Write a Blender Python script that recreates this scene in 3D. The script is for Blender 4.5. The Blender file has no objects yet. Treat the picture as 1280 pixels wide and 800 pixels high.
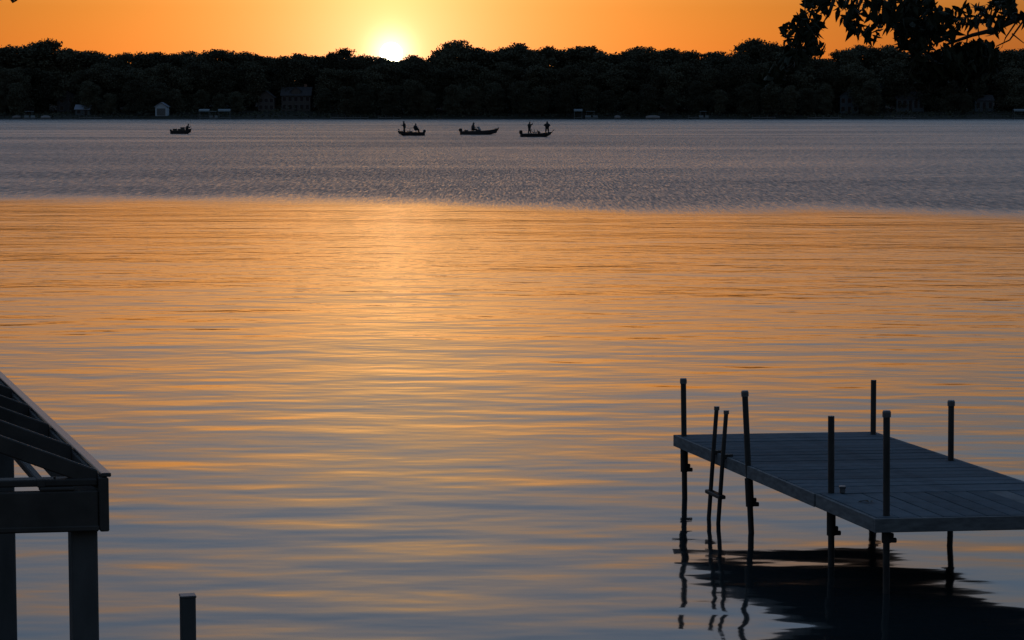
import bpy, bmesh, math, random
import numpy as np
from mathutils import Vector, Matrix
from math import radians, sin, cos, pi, atan, tan

random.seed(7)
scene = bpy.context.scene
col = scene.collection

# ------------------------------------------------------------------ camera
FPX, HCAM, CX, CY, YH = 3000.0, 5.0, 640.0, 400.0, 129.0   # focal length in photo pixels, eye height, horizon row
TH = atan((CY - YH) / FPX)
cam_data = bpy.data.cameras.new('camera')
cam = bpy.data.objects.new('camera', cam_data)
col.objects.link(cam)
cam.location = (0, 0, HCAM)
cam.rotation_euler = (pi / 2 - TH, 0, 0)
cam_data.sensor_width = 36
cam_data.lens = 36 * FPX / 1280
cam_data.clip_start = 0.1
cam_data.clip_end = 9000
scene.camera = cam


def at(px, py, z=None, d=None):
    """world point seen at photo pixel (px, py), at height z or at forward distance d"""
    x = (px - CX) / FPX
    v = -(py - CY) / FPX
    D = Vector((x, cos(TH) + v * sin(TH), -sin(TH) + v * cos(TH)))
    t = (z - HCAM) / D.z if z is not None else d / D.y
    return Vector((0, 0, HCAM)) + D * t


# ------------------------------------------------------------------ sky and sun
SUN_DIR = (at(489, 67, d=1000) - Vector((0, 0, HCAM))).normalized()
SUN_EL = math.asin(SUN_DIR.z)
SUN_AZ = math.atan2(SUN_DIR.x, SUN_DIR.y)          # clockwise from +Y

world = bpy.data.worlds.new('World')
scene.world = world
world.use_nodes = True
nt = world.node_tree
N, L = nt.nodes, nt.links
bg = N['Background']
out = N['World Output']
sky = N.new('ShaderNodeTexSky')
sky.sky_type = 'NISHITA'
sky.sun_disc = False
sky.sun_elevation = SUN_EL
sky.sun_rotation = SUN_AZ
sky.air_density = 1.15
sky.dust_density = 1.0
sky.ozone_density = 1.0
L.new(sky.outputs[0], bg.inputs['Color'])
bg.inputs['Strength'].default_value = 0.05


def wmath(op, a, b=None, c=None):
    n = N.new('ShaderNodeMath')
    n.operation = op
    for i, v in enumerate((a, b, c)):
        if v is None:
            continue
        if isinstance(v, (int, float)):
            n.inputs[i].default_value = v
        else:
            L.new(v, n.inputs[i])
    return n.outputs[0]


tc = N.new('ShaderNodeTexCoord')
nrm = N.new('ShaderNodeVectorMath'); nrm.operation = 'NORMALIZE'
L.new(tc.outputs['Generated'], nrm.inputs[0])
sep = N.new('ShaderNodeSeparateXYZ')
L.new(nrm.outputs[0], sep.inputs[0])
# light scattered more than once: fills the sky above the glow, fading away from the sun
ramp = N.new('ShaderNodeValToRGB')
L.new(sep.outputs['Z'], ramp.inputs[0])
RAMP = [(0.0, (.02, .01, .02)), (.04, (.03, .02, .03)), (.060, (.30, .155, .09)), (.09, (.28, .18, .14)), (.125, (.16, .17, .20)), (.167, (.16, .25, .35)),
        (.26, (.18, .35, .57)), (.42, (.24, .41, .67)), (.70, (.15, .25, .43)), (1.0, (.10, .165, .29))]
el = ramp.color_ramp.elements
while len(el) < len(RAMP):
    el.new(0.5)
for e, (p, c) in zip(el, RAMP):
    e.position = p
    e.color = (*c, 1)
dot = N.new('ShaderNodeVectorMath'); dot.operation = 'DOT_PRODUCT'
L.new(nrm.outputs[0], dot.inputs[0])
dot.inputs[1].default_value = SUN_DIR
side = wmath('MULTIPLY_ADD', dot.outputs['Value'], 0.5, 0.5)
side = wmath('MULTIPLY_ADD', wmath('POWER', side, 1.3), 0.70, 0.30)
bg2 = N.new('ShaderNodeBackground')
L.new(ramp.outputs[0], bg2.inputs['Color'])
L.new(side, bg2.inputs['Strength'])
# aureole round the sun
ang = wmath('ARCCOSINE', wmath('MINIMUM', dot.outputs['Value'], 1.0))
g1 = wmath('EXPONENT', wmath('MULTIPLY', ang, -1.0 / radians(1.7)))
g2 = wmath('EXPONENT', wmath('MULTIPLY', wmath('POWER', wmath('MULTIPLY', ang, 1.0 / radians(0.48)), 2.0), -1.0))
# the glow stands taller than it is wide, like a faint sun pillar
rgt = N.new('ShaderNodeVectorMath'); rgt.operation = 'DOT_PRODUCT'
L.new(nrm.outputs[0], rgt.inputs[0])
rgt.inputs[1].default_value = (cos(SUN_AZ), -sin(SUN_AZ), 0)
dzv = wmath('MULTIPLY', wmath('SUBTRACT', sep.outputs['Z'], SUN_DIR.z), .45)
ang3 = wmath('SQRT', wmath('ADD', wmath('POWER', wmath('ABSOLUTE', rgt.outputs['Value']), 2.0), wmath('MULTIPLY', dzv, dzv)))
g3 = wmath('MULTIPLY', wmath('EXPONENT', wmath('MULTIPLY', ang3, -1.0 / radians(2.7))), wmath('GREATER_THAN', dot.outputs['Value'], 0.0))
total = bg.outputs[0]
layers = [bg2.outputs[0]]
for gg, colr, k in ((g1, (.75, .38, .46), .8), (g2, (.9, .82, .62), 1.2), (g3, (1.0, .64, .16), .95)):
    bq_ = N.new('ShaderNodeBackground')
    bq_.inputs['Color'].default_value = (*colr, 1)
    L.new(wmath('MULTIPLY', gg, k), bq_.inputs['Strength'])
    layers.append(bq_.outputs[0])
for ly in layers:
    ad = N.new('ShaderNodeAddShader')
    L.new(total, ad.inputs[0]); L.new(ly, ad.inputs[1])
    total = ad.outputs[0]
L.new(total, out.inputs['Surface'])

sl = bpy.data.lights.new('sun_light', 'SUN')
sl.energy = 2.0
sl.angle = radians(0.53)
sl.color = (1.0, .72, .45)
so = bpy.data.objects.new('sun_light', sl)
col.objects.link(so)
so.rotation_euler = SUN_DIR.to_track_quat('Z', 'Y').to_euler()
so.location = (0, 0, 60)

vs = scene.view_settings
vs.view_transform = 'Standard'
vs.look = 'None'
vs.exposure = -0.18
vs.gamma = 1.0
scene.render.engine = 'CYCLES'
scene.cycles.use_denoising = True
scene.cycles.max_bounces = 6
scene.cycles.transparent_max_bounces = 8
scene.cycles.sample_clamp_indirect = 6


# ------------------------------------------------------------------ helpers
def tag(o, label=None, cat=None, group=None, kind=None):
    if label: o['label'] = label
    if cat: o['category'] = cat
    if group: o['group'] = group
    if kind: o['kind'] = kind
    return o


def empty(name, loc, rz=0.0):
    o = bpy.data.objects.new(name, None)
    col.objects.link(o)
    o.location = loc
    o.rotation_euler = (0, 0, rz)
    o.empty_display_size = 0.2
    return o


def link(name, me, parent=None, loc=(0, 0, 0), rot=(0, 0, 0), scale=(1, 1, 1)):
    o = bpy.data.objects.new(name, me)
    col.objects.link(o)
    o.parent = parent
    o.location, o.rotation_euler, o.scale = loc, rot, scale
    return o


class MB:
    """collects vertices and faces of one mesh"""
    def __init__(self):
        self.v, self.f, self.m = [], [], []

    def quad_box(self, o, a, b, c, mi=0):
        o, a, b, c = Vector(o), Vector(a), Vector(b), Vector(c)
        if a.cross(b).dot(c) < 0:
            a, b = b, a
        n = len(self.v)
        for k in (0, 1):
            for (i, j) in ((0, 0), (1, 0), (1, 1), (0, 1)):
                self.v.append(o + a * i + b * j + c * k)
        for q in ((3, 2, 1, 0), (4, 5, 6, 7), (0, 1, 5, 4), (1, 2, 6, 5), (2, 3, 7, 6), (3, 0, 4, 7)):
            self.f.append([n + i for i in q]); self.m.append(mi)
        return self

    def box(self, x0, x1, y0, y1, z0, z1, mi=0):
        return self.quad_box((x0, y0, z0), (x1 - x0, 0, 0), (0, y1 - y0, 0), (0, 0, z1 - z0), mi)

    def tube(self, pts, rad, seg=10, mi=0, cap=True):
        pts = [Vector(p) for p in pts]
        if isinstance(rad, (int, float)):
            rad = [rad] * len(pts)
        n0 = len(self.v)
        up = Vector((0, 0, 1))
        for i, p in enumerate(pts):
            t = (pts[min(i + 1, len(pts) - 1)] - pts[max(i - 1, 0)]).normalized()
            r = up if abs(t.dot(up)) < 0.9 else Vector((1, 0, 0))
            u = t.cross(r).normalized(); w = t.cross(u)
            for s in range(seg):
                a = 2 * pi * s / seg
                self.v.append(p + (u * cos(a) + w * sin(a)) * rad[i])
        for i in range(len(pts) - 1):
            for s in range(seg):
                s2 = (s + 1) % seg
                self.f.append([n0 + i * seg + s, n0 + (i + 1) * seg + s, n0 + (i + 1) * seg + s2, n0 + i * seg + s2])
                self.m.append(mi)
        if cap:
            self.f.append([n0 + s for s in range(seg)]); self.m.append(mi)
            self.f.append([n0 + (len(pts) - 1) * seg + s for s in reversed(range(seg))]); self.m.append(mi)
        return self

    def face(self, pts, mi=0):
        n = len(self.v)
        self.v += [Vector(p) for p in pts]
        self.f.append(list(range(n, n + len(pts)))); self.m.append(mi)
        return self

    def mesh(self, name, mats, smooth=False, bevel=0.0):
        me = bpy.data.meshes.new(name)
        me.from_pydata([tuple(p) for p in self.v], [], self.f)
        if not isinstance(mats, (list, tuple)):
            mats = [mats]
        for m in mats:
            me.materials.append(m)
        me.polygons.foreach_set('material_index', self.m)
        bm = bmesh.new(); bm.from_mesh(me)
        bmesh.ops.recalc_face_normals(bm, faces=bm.faces)
        if bevel:
            bmesh.ops.bevel(bm, geom=list(bm.edges), offset=bevel, segments=1, affect='EDGES', profile=0.7)
        bm.to_mesh(me); bm.free()
        if smooth:
            me.polygons.foreach_set('use_smooth', [True] * len(me.polygons))
        me.update()
        return me

    def build(self, name, mats, parent=None, smooth=False, bevel=0.0):
        return link(name, self.mesh(name, mats, smooth, bevel), parent)


def new_mat(name):
    m = bpy.data.materials.new(name)
    m.use_nodes = True
    return m, m.node_tree, m.node_tree.nodes['Principled BSDF']


def mat(name, c, rough=.7, var=.25, scale=6.0, stretch=(1, 1, 1), bump=.0, obj_var=0.0, metal=0.0, spec=.3):
    m, t, b = new_mat(name)
    n, l = t.nodes, t.links
    b.inputs['Roughness'].default_value = rough
    b.inputs['Metallic'].default_value = metal
    b.inputs['Specular IOR Level'].default_value = spec
    tcx = n.new('ShaderNodeTexCoord')
    mp = n.new('ShaderNodeMapping')
    mp.inputs['Scale'].default_value = stretch
    l.new(tcx.outputs['Object'], mp.inputs[0])
    nz = n.new('ShaderNodeTexNoise')
    nz.inputs['Scale'].default_value = scale
    nz.inputs['Detail'].default_value = 5
    l.new(mp.outputs[0], nz.inputs['Vector'])
    mr = n.new('ShaderNodeMapRange')
    mr.inputs[1].default_value = .25; mr.inputs[2].default_value = .75
    mr.inputs[3].default_value = 1 - var; mr.inputs[4].default_value = 1 + var
    l.new(nz.outputs[0], mr.inputs[0])
    val = mr.outputs[0]
    if obj_var:
        oi = n.new('ShaderNodeObjectInfo')
        m2 = n.new('ShaderNodeMapRange')
        m2.inputs[3].default_value = 1 - obj_var; m2.inputs[4].default_value = 1 + obj_var
        l.new(oi.outputs['Random'], m2.inputs[0])
        mm = n.new('ShaderNodeMath'); mm.operation = 'MULTIPLY'
        l.new(val, mm.inputs[0]); l.new(m2.outputs[0], mm.inputs[1])
        val = mm.outputs[0]
    vm = n.new('ShaderNodeVectorMath'); vm.operation = 'SCALE'
    vm.inputs[0].default_value = c
    l.new(val, vm.inputs['Scale'])
    l.new(vm.outputs[0], b.inputs['Base Color'])
    if bump:
        bp = n.new('ShaderNodeBump')
        bp.inputs['Strength'].default_value = .6
        bp.inputs['Distance'].default_value = bump
        l.new(nz.outputs[0], bp.inputs['Height'])
        l.new(bp.outputs[0], b.inputs['Normal'])
    return m


M = dict(
    deck=mat('weathered_deck_wood', (.075, .097, .118), .95, .25, 5, (1, 1, 1), .004, .2, spec=.1),
    fascia=mat('weathered_fascia_wood', (.145, .148, .155), .9, .35, 7, (1, 1, 3), .004, .05, spec=.15),
    pipe=mat('dark_painted_pipe', (.035, .033, .032), .5, .35, 12, (1, 1, .4), .001),
    cap=mat('galvanised_cap', (.12, .12, .125), .45, .2, 20, metal=.3),
    bracket=mat('rusty_bracket', (.03, .026, .024), .6, .3, 15),
    timber=mat('dark_stained_timber', (.05, .047, .045), .75, .3, 8, (1, 1, 1), .003, .12),
    rail=mat('silvered_rail_timber', (.06, .06, .062), .32, .35, 9, (1, 1, 1), .002),
    timber_grey=mat('grey_timber', (.075, .08, .085), .7, .3, 8, (1, 1, .3), .003, .08),
    bark=mat('tree_bark', (.06, .05, .04), .9, .35, 9, (1, 1, .3), .01),
    leaf_far=mat('far_foliage', (.085, .085, .058), .85, .4, .35, obj_var=.35, spec=.1),
    leaf_near=mat('near_leaf', (.022, .026, .012), .75, .3, 30, obj_var=.3, spec=.2),
    shrub=mat('shrub_foliage', (.06, .065, .045), .85, .4, .5, spec=.1),
    hull=mat('dark_hull_paint', (.05, .05, .055), .45, .2, 3),
    hull_grey=mat('grey_aluminium_hull', (.08, .08, .085), .5, .2, 3, metal=.2),
    motor=mat('black_motor_cowl', (.02, .02, .022), .4, .2, 8),
    seat=mat('boat_seat_vinyl', (.07, .065, .06), .6, .2, 8),
    cloth=mat('dark_jacket', (.03, .032, .036), .85, .3, 10, obj_var=.3),
    trousers=mat('dark_trousers', (.022, .024, .03), .85, .3, 10, obj_var=.3),
    skin=mat('skin', (.30, .19, .14), .6, .1, 10),
    hair=mat('dark_hair', (.03, .022, .016), .7, .2, 30),
    white=mat('white_boathouse_siding', (.40, .47, .54), .7, .12, 2, (1, 1, 8)),
    wall_a=mat('pale_house_siding', (.09, .10, .11), .75, .15, 2, (1, 1, 8)),
    wall_b=mat('tan_house_siding', (.085, .075, .07), .75, .15, 2, (1, 1, 8)),
    wall_c=mat('blue_grey_house_siding', (.075, .095, .11), .75, .15, 2, (1, 1, 8)),
    roof=mat('asphalt_shingle_roof', (.06, .06, .065), .9, .3, 3),
    roof_pale=mat('pale_metal_roof', (.18, .21, .26), .5, .15, 1),
    trim=mat('house_trim', (.12, .125, .13), .6, .1, 4),
    canvas=mat('pale_canopy_canvas', (.17, .21, .23), .7, .15, 2, obj_var=.25),
    tarp=mat('brown_boat_cover', (.17, .16, .16), .8, .25, 2, obj_var=.25),
    alu=mat('aluminium_tube', (.13, .15, .16), .5, .1, 5, metal=.2),
    pontoon=mat('pontoon_panel', (.2, .25, .28), .5, .15, 2, obj_var=.2),
    farwood=mat('far_dock_wood', (.22, .22, .22), .8, .2, 1),
    brick=mat('chimney_brick', (.2, .12, .09), .9, .25, 6),
)
m, t, b = new_mat('window_glass')
b.inputs['Base Color'].default_value = (.02, .025, .03, 1); b.inputs['Roughness'].default_value = .08
M['glass'] = m
m, t, b = new_mat('clear_plastic_screen')
b.inputs['Base Color'].default_value = (.10, .11, .12, 1); b.inputs['Roughness'].default_value = .15
b.inputs['Alpha'].default_value = .62
M['screen'] = m
m, t, b = new_mat('sun_glow')
b.inputs['Base Color'].default_value = (0, 0, 0, 1)
b.inputs['Emission Color'].default_value = (1, .86, .55, 1); b.inputs['Emission Strength'].default_value = 14
M['sun'] = m


# ------------------------------------------------------------------ the sun's disc, beyond the far woods
bm = bmesh.new()
bmesh.ops.create_icosphere(bm, subdivisions=3, radius=5200 * tan(radians(.265)))
me = bpy.data.meshes.new('sun'); bm.to_mesh(me); bm.free(); me.materials.append(M['sun'])
tag(link('sun', me, loc=SUN_DIR * 5200 + Vector((0, 0, HCAM))), kind='structure')


# ------------------------------------------------------------------ ground and lake
def near_shore(x):
    return 17.0 + max(0.0, x - 6) * 1.6 + .5 * sin(x * .4)


def far_shore(x):
    return 764.0 + 3 * sin(x * .021 + 1) + 1.2 * sin(x * .09)


def ground_z(x, y):
    ys = near_shore(x)
    if y < 400:
        d = ys - y
        return min(3.3, d * .19) if d > 0 else max(-1.6, d * .15)
    d = y - far_shore(x)
    if d < 0:
        return max(-1.6, d * .12)
    return min(.9, d * .25) + min(7.0, max(0, d - 6) * .06) + (.5 * sin(x * .05) * min(1, d / 30)) + max(0, min(1, (d - 120) / 800)) * 4


xs = sorted(set([-3500, -1800, -900, -500, -350] + list(range(-300, 301, 10)) + [-35, -25, -15, 15, 25, 35] +
                list(range(-30, 31, 2)) + [350, 500, 900, 1800, 3500]))
ys = sorted(set(list(range(-60, 0, 10)) + list(range(0, 66, 2)) + [80, 120, 200, 320, 450, 600, 700] +
                list(range(730, 800, 4)) + list(range(800, 900, 15)) + [950, 1050, 1200, 1500, 2200, 3200, 4500]))
V = [(x, y, ground_z(x, y)) for y in ys for x in xs]
nx = len(xs)
F = [(j * nx + i, j * nx + i + 1, (j + 1) * nx + i + 1, (j + 1) * nx + i) for j in range(len(ys) - 1) for i in range(nx - 1)]
me = bpy.data.meshes.new('ground'); me.from_pydata(V, [], F)
me.polygons.foreach_set('use_smooth', [True] * len(me.polygons))
me.materials.append(mat('grassy_soil', (.022, .022, .015), .95, .4, .6))
tag(link('ground', me), kind='structure')

# lake surface: calm close in, ruffled by wind farther out
m, t, b = new_mat('lake_water')
n, l = t.nodes, t.links


def mth(op, a, bb=None, c=None):
    q = n.new('ShaderNodeMath'); q.operation = op
    for i, v in enumerate((a, bb, c)):
        if v is None: continue
        if isinstance(v, (int, float)): q.inputs[i].default_value = v
        else: l.new(v, q.inputs[i])
    return q.outputs[0]


def mrange(v, a0, a1, b0, b1, smooth=False):
    q = n.new('ShaderNodeMapRange')
    if smooth: q.interpolation_type = 'SMOOTHSTEP'
    for i, k in enumerate((a0, a1, b0, b1)): q.inputs[i + 1].default_value = k
    l.new(v, q.inputs[0])
    return q.outputs[0]


geo = n.new('ShaderNodeNewGeometry')


def noise(scale, sx=1.0, sy=1.0, detail=2.0, rot=0.0, off=0.0, rough=.5):
    mp = n.new('ShaderNodeMapping')
    mp.inputs['Scale'].default_value = (sx, sy, 1)
    mp.inputs['Rotation'].default_value = (0, 0, rot)
    mp.inputs['Location'].default_value = (off, off * .7, off * .3)
    l.new(geo.outputs['Position'], mp.inputs[0])
    q = n.new('ShaderNodeTexNoise')
    q.inputs['Scale'].default_value = scale
    q.inputs['Detail'].default_value = detail
    q.inputs['Roughness'].default_value = rough
    l.new(mp.outputs[0], q.inputs['Vector'])
    return q.outputs[0]


sp = n.new('ShaderNodeSeparateXYZ')
l.new(geo.outputs['Position'], sp.inputs[0])
# where the wind begins to ruffle the lake
edge = mth('ADD', mth('MULTIPLY', sp.outputs['X'], .40), sp.outputs['Y'])
edge = mth('ADD', edge, mth('MULTIPLY_ADD', noise(.05, 1, .5, 4), 34.0, -17.0))
ruf = mrange(edge, 108.0, 132.0, 0.0, 1.0, True)
streak = mth('MULTIPLY', mrange(noise(.02, .6, 2.2, 4, off=31), .35, .68, .6, 1.0), mrange(noise(8.0, 1.0, .05, 3, off=13, rough=.75), .35, .65, .45, 1.5))
ruf2 = mth('MULTIPLY', ruf, streak)
h1 = mth('MULTIPLY', noise(.66, .52, 1.0, 1.5, .06, 8.3), mrange(sp.outputs['Y'], 25.0, 75.0, .062, .032))
h2 = mth('MULTIPLY', noise(1.7, .5, 1.0, 1.5, -.1, 17), .0125)
h3 = mth('MULTIPLY', mth('MULTIPLY', noise(3.6, .6, 1.0, 2, .15, 41), .0045), mrange(sp.outputs['Y'], 30.0, 70.0, .3, 2.0))
h4 = mth('MULTIPLY', noise(.16, .5, 1.0, 1.0, .02, 57), .07)
calm = mth('ADD', mth('ADD', h1, h2), mth('ADD', h3, h4))
hr = mth('MULTIPLY', mth('MULTIPLY', noise(2.2, .8, 1.0, 4, .1, 71, .6), .12), ruf2)
hh = mth('ADD', calm, hr)
bp = n.new('ShaderNodeBump')
bp.inputs['Strength'].default_value = 1.0
bp.inputs['Distance'].default_value = 1.0
l.new(hh, bp.inputs['Height'])
l.new(bp.outputs[0], b.inputs['Normal'])
rr = mth('ADD', mrange(sp.outputs['Y'], 25.0, 110.0, .055, .10), mth('MULTIPLY', ruf2, .365))
l.new(rr, b.inputs['Roughness'])
b.inputs['Base Color'].default_value = (.012, .018, .02, 1)
b.inputs['IOR'].default_value = 1.333
b.inputs['Specular IOR Level'].default_value = .5
xs = [-3500, -600, -200, -60, 0, 60, 200, 600, 3500]
ys = [5, 15, 30, 60, 120, 250, 500, 780]
V = [(x, y, 0) for y in ys for x in xs]
nx = len(xs)
F = [(j * nx + i, j * nx + i + 1, (j + 1) * nx + i + 1, (j + 1) * nx + i) for j in range(len(ys) - 1) for i in range(nx - 1)]
me = bpy.data.meshes.new('lake_water'); me.from_pydata(V, [], F); me.materials.append(m)
tag(link('lake_water', me), kind='structure')

# ------------------------------------------------------------------ dock
DZ = .80                                    # deck height over the water
A1, A2 = radians(6.5), radians(104.6)
E1 = Vector((cos(A1), sin(A1), 0)); E2 = Vector((cos(A2), sin(A2), 0))
NL = at(1094, 648.5, z=DZ)                  # near corner of the deck
WALK = 1.62                                 # width of the walkway, along E2
PLAT = 4.80                                 # length of the platform, along E2
PW = 2.60                                   # platform width, along E1
UP = Vector((0, 0, 1))
dock = empty('dock', NL - UP * DZ)
tag(dock, 'weathered grey plank dock on pipe posts, with a wide end platform and walkway', 'dock')
TK = .038


def dvec(a, b, z=0.0):
    return E1 * a + E2 * b + UP * z


def dmesh(name, pts8, material, bevel=.004):
    q = MB(); q.quad_box(*pts8); return q.mesh(name, material, bevel=bevel)


rnd = random.Random(3)
pp = PLAT / 20
plank_me = dmesh('plank', (dvec(0, 0), E1 * (PW - .05), E2 * (pp - .016), UP * TK), M['deck'])
for i in range(20):
    link('plank', plank_me, dock, dvec(.025 + rnd.uniform(-.006, .006), WALK + i * pp + .004, DZ - TK + rnd.uniform(-.002, .004)),
         (rnd.uniform(-.004, .004), rnd.uniform(-.0006, .0006), 0))
wp = .232
wplank_me = dmesh('plank', (dvec(0, 0), E1 * (wp - .014), E2 * (WALK - .075), UP * TK), M['deck'])
pale = M['deck'].copy(); pale.name = 'newer_deck_wood'
for nd in pale.node_tree.nodes:
    if nd.type == 'VECT_MATH': nd.inputs[0].default_value = (.15, .16, .17)
wplank_pale = wplank_me.copy(); wplank_pale.materials[0] = pale
for i in range(30):
    o = link('plank', wplank_pale if i == 8 else wplank_me, dock,
             dvec(.045 + i * wp, .045 + rnd.uniform(-.004, .004), DZ - TK + rnd.uniform(-.002, .004)),
             (rnd.uniform(-.0015, .0015), rnd.uniform(-.008, .008), 0))
    if i == 8: o['label'] = 'paler newer plank in the walkway'
WL = .045 + 30 * wp
FH = .145


def board(name, o, a, b, c, material=None):
    q = MB(); q.quad_box(o, a, b, c); return q.build(name, material or M['fascia'], dock, bevel=.004)


board('fascia_board', dvec(0, 0, DZ - FH), E1 * WL, E2 * .04, UP * (FH - .002))                      # walkway front
board('fascia_board', dvec(0, .043, DZ - FH), E1 * .04, E2 * (WALK - .046), UP * (FH - .003))       # walkway left end
board('fascia_board', dvec(PW + .01, WALK - .03, DZ - FH), E1 * (WL - PW - .02), E2 * .03, UP * (FH - TK - .004))
board('fascia_board', dvec(-.015, WALK + .004, DZ - FH), E1 * .038, E2 * (PLAT - .045), UP * (FH - .002))   # platform left
board('fascia_board', dvec(-.015, WALK + PLAT - .038, DZ - FH), E1 * (PW + .02), E2 * .038, UP * (FH - .001))
board('fascia_board', dvec(PW - .028, WALK + .004, DZ - FH), E1 * .038, E2 * (PLAT - .045), UP * (FH - .002))
for a in (.65, 1.3, 1.95):
    board('joist', dvec(a, WALK + .01, DZ - FH + .004), E1 * .038, E2 * (PLAT - .055), UP * (FH - TK - .01), M['timber'])
for b_ in (.55, 1.05):
    board('joist', dvec(.05, b_, DZ - FH + .004), E1 * (WL - .06), E2 * .038, UP * (FH - TK - .01), M['timber'])
q = MB(); q.box(-.028, .028, -.03, .03, 0, .055); q.box(-.036, .036, -.036, .036, .05, .075)
o = q.build('cleat', M['cap'], dock, bevel=.006); o.location = at(1053, 616, z=DZ + .003) - dock.location
q = MB()
for k, (a, r) in enumerate(((0, .5), (.05, 2.1), (.11, 1.2))):
    c, s = cos(r), sin(r)
    q.face([(a - .05 * c, -.05 * s, .004), (a + .02 * s, -.02 * c, .02), (a + .06 * c, .06 * s, .008), (a - .02 * s, .03 * c, .012)])
o = q.build('dry_leaf_litter', M['bark']); o.location = at(1077, 627.5, z=DZ + .006)
tag(o, 'dark dry leaves lying on the dock walkway beside a post', 'leaves')

post_r = .035


def dock_post(pxb, pyb, pxt, pyt, cap, sleeve, knob=1, bed=-1.7):
    base = at(pxb, pyb, z=DZ)
    top = at(pxt, pyt, d=base.y)
    dirv = (top - base).normalized()
    bot = base - dirv * ((DZ - bed) / dirv.z)
    q = MB(); q.tube([bot, base, top], post_r, 14)
    p = q.build('post', M['pipe'], None, smooth=False)
    p.parent = dock; p.location = -dock.location
    if cap:
        c = MB(); c.tube([top - dirv * .055, top - dirv * .004, top + dirv * .012], [post_r + .009, post_r + .009, post_r + .002], 14)
        c.build('cap', M['cap'], p)
    if sleeve:
        z0 = base - dirv * (FH + .01); z1 = base - dirv * (FH + .01 + sleeve)
        c = MB(); c.tube([z0, z1], post_r + .014, 14); c.build('sleeve', M['bracket'], p)
        c = MB()
        k0 = z1 + Vector((knob * .045, -.012, .10)); 
        c.quad_box(z1 + Vector((knob * .03, -.018, .0)), (knob * .075, 0, 0), (0, .036, 0), (0, 0, .05))
        c.quad_box(z1 + Vector((knob * .03, -.018, .05)), (knob * .045, 0, 0), (0, .036, 0), (0, 0, .05))
        c.build('clamp_screw', M['bracket'], p, bevel=.008)


dock_post(855, 545, 854.2, 474, True, .30)
dock_post(935.2, 581.5, 931, 489.5, True, .33)
dock_post(1039, 617, 1039, 520, False, .30)
dock_post(1108, 645, 1108.3, 514.5, True, .12)
dock_post(1091.5, 543.5, 1092, 475, False, .28)
dock_post(1188.5, 575.5, 1189, 501.5, True, .22, -1)
for (px, py) in ((1420, 607), (1560, 640), (1560, 605)):
    dock_post(px, py, px, py - 95, True, .2)

lad = empty('swim_ladder', at(897, 566, z=0))
tag(lad, 'dark pipe swim ladder leaning on the side edge of the dock', 'ladder')
nout = Vector((-sin(A2), cos(A2), 0)) * 1.0          # away from the platform's long side
if nout.x > 0: nout = -nout
rails = []
for (px, py, pyt) in ((896.6, 565.8, 509), (908.6, 570.8, 514)):
    Q = at(px, py, z=DZ) + nout * .05
    zt = at(px, pyt, d=Q.y).z
    pts = [Q + UP * (zt - DZ) - nout * .07 * (zt - DZ), Q, Q + UP * (-1.6 - DZ) + nout * .065 * (1.6 + DZ)]
    q = MB(); q.tube(pts, .026, 12)
    r_ = q.build('rail', M['pipe']); r_.parent = lad; r_.location = -lad.location
    c = MB(); c.tube([pts[0] - UP * .035, pts[0] + UP * .008], .033, 12); c.build('cap', M['cap'], r_)
    c = MB(); c.quad_box(Q + Vector((.0, -.03, -.02)), -nout * .13, E2 * .05, UP * .05); c.build('hook', M['bracket'], r_, bevel=.006)
    rails.append(pts)
for zst in (.30, -.15):
    k = [(p[1] + nout * .065 * (DZ - zst)) for p in rails]
    k = [Vector((v.x, v.y, zst)) for v in k]
    e = (k[0] - k[1]).normalized()
    q = MB(); q.quad_box(k[1] - e * .08 + nout * .045, e * ((k[0] - k[1]).length + .16), -nout * .09, UP * .045)
    s_ = q.build('step', M['bracket'], bevel=.008); s_.parent = lad; s_.location = -lad.location

# ------------------------------------------------------------------ timber shelter frame on the bank
AR = radians(108.4)
R2 = Vector((cos(AR), sin(AR), 0))                       # along the side beam, away from the camera
R1 = Vector((-cos(radians(8)), -sin(radians(8)), 0))    # along the front beam, to the far side
A = at(136, 597, d=11.5)
gz = ground_z(A.x, A.y)
sh = empty('timber_shelter', Vector((A.x, A.y, gz)))
tag(sh, 'dark timber shelter frame with open sloping rafters on square posts', 'shelter')


def tim(name, o, a, b, c, material='timber', bevel=.006):
    q = MB(); q.quad_box(Vector(o) - sh.location, a, b, c)
    return q.build(name, M[material], sh, bevel=bevel)


SB = .265                                               # side beam depth
SPAN = 2.7
RLEN = 4.75
for k in (0, 1):                                        # the two side beams
    o0 = A + R1 * (k * (SPAN - .046))
    tim('side_beam', o0 - UP * SB, R1 * .046, R2 * RLEN, UP * SB)
    tim('top_rail', o0 + UP * .003 - R1 * .012, R1 * .048, R2 * RLEN, UP * .020, 'rail', .004)
zb = A - UP * SB
for k in (0, 1):
    oo = zb + R1 * .049 + R2 * (.01 + k * (RLEN - .1))
    tim('cross_beam', oo, R1 * (SPAN - .10), R2 * .05, UP * .20)
    tim('trim_strip', oo - R2 * .014 + UP * .004, R1 * (SPAN - .10), R2 * .012, UP * .028)
    tim('tie_board', oo + UP * .222 + R2 * .02, R1 * (SPAN - .10), R2 * .10, UP * .034)
    for u in (.11, .78, 1.5, 2.2):
        tim('spacer_block', oo + R1 * u + UP * .2015, R1 * (.17 if u < .2 else .08), R2 * .045, UP * .019)
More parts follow.
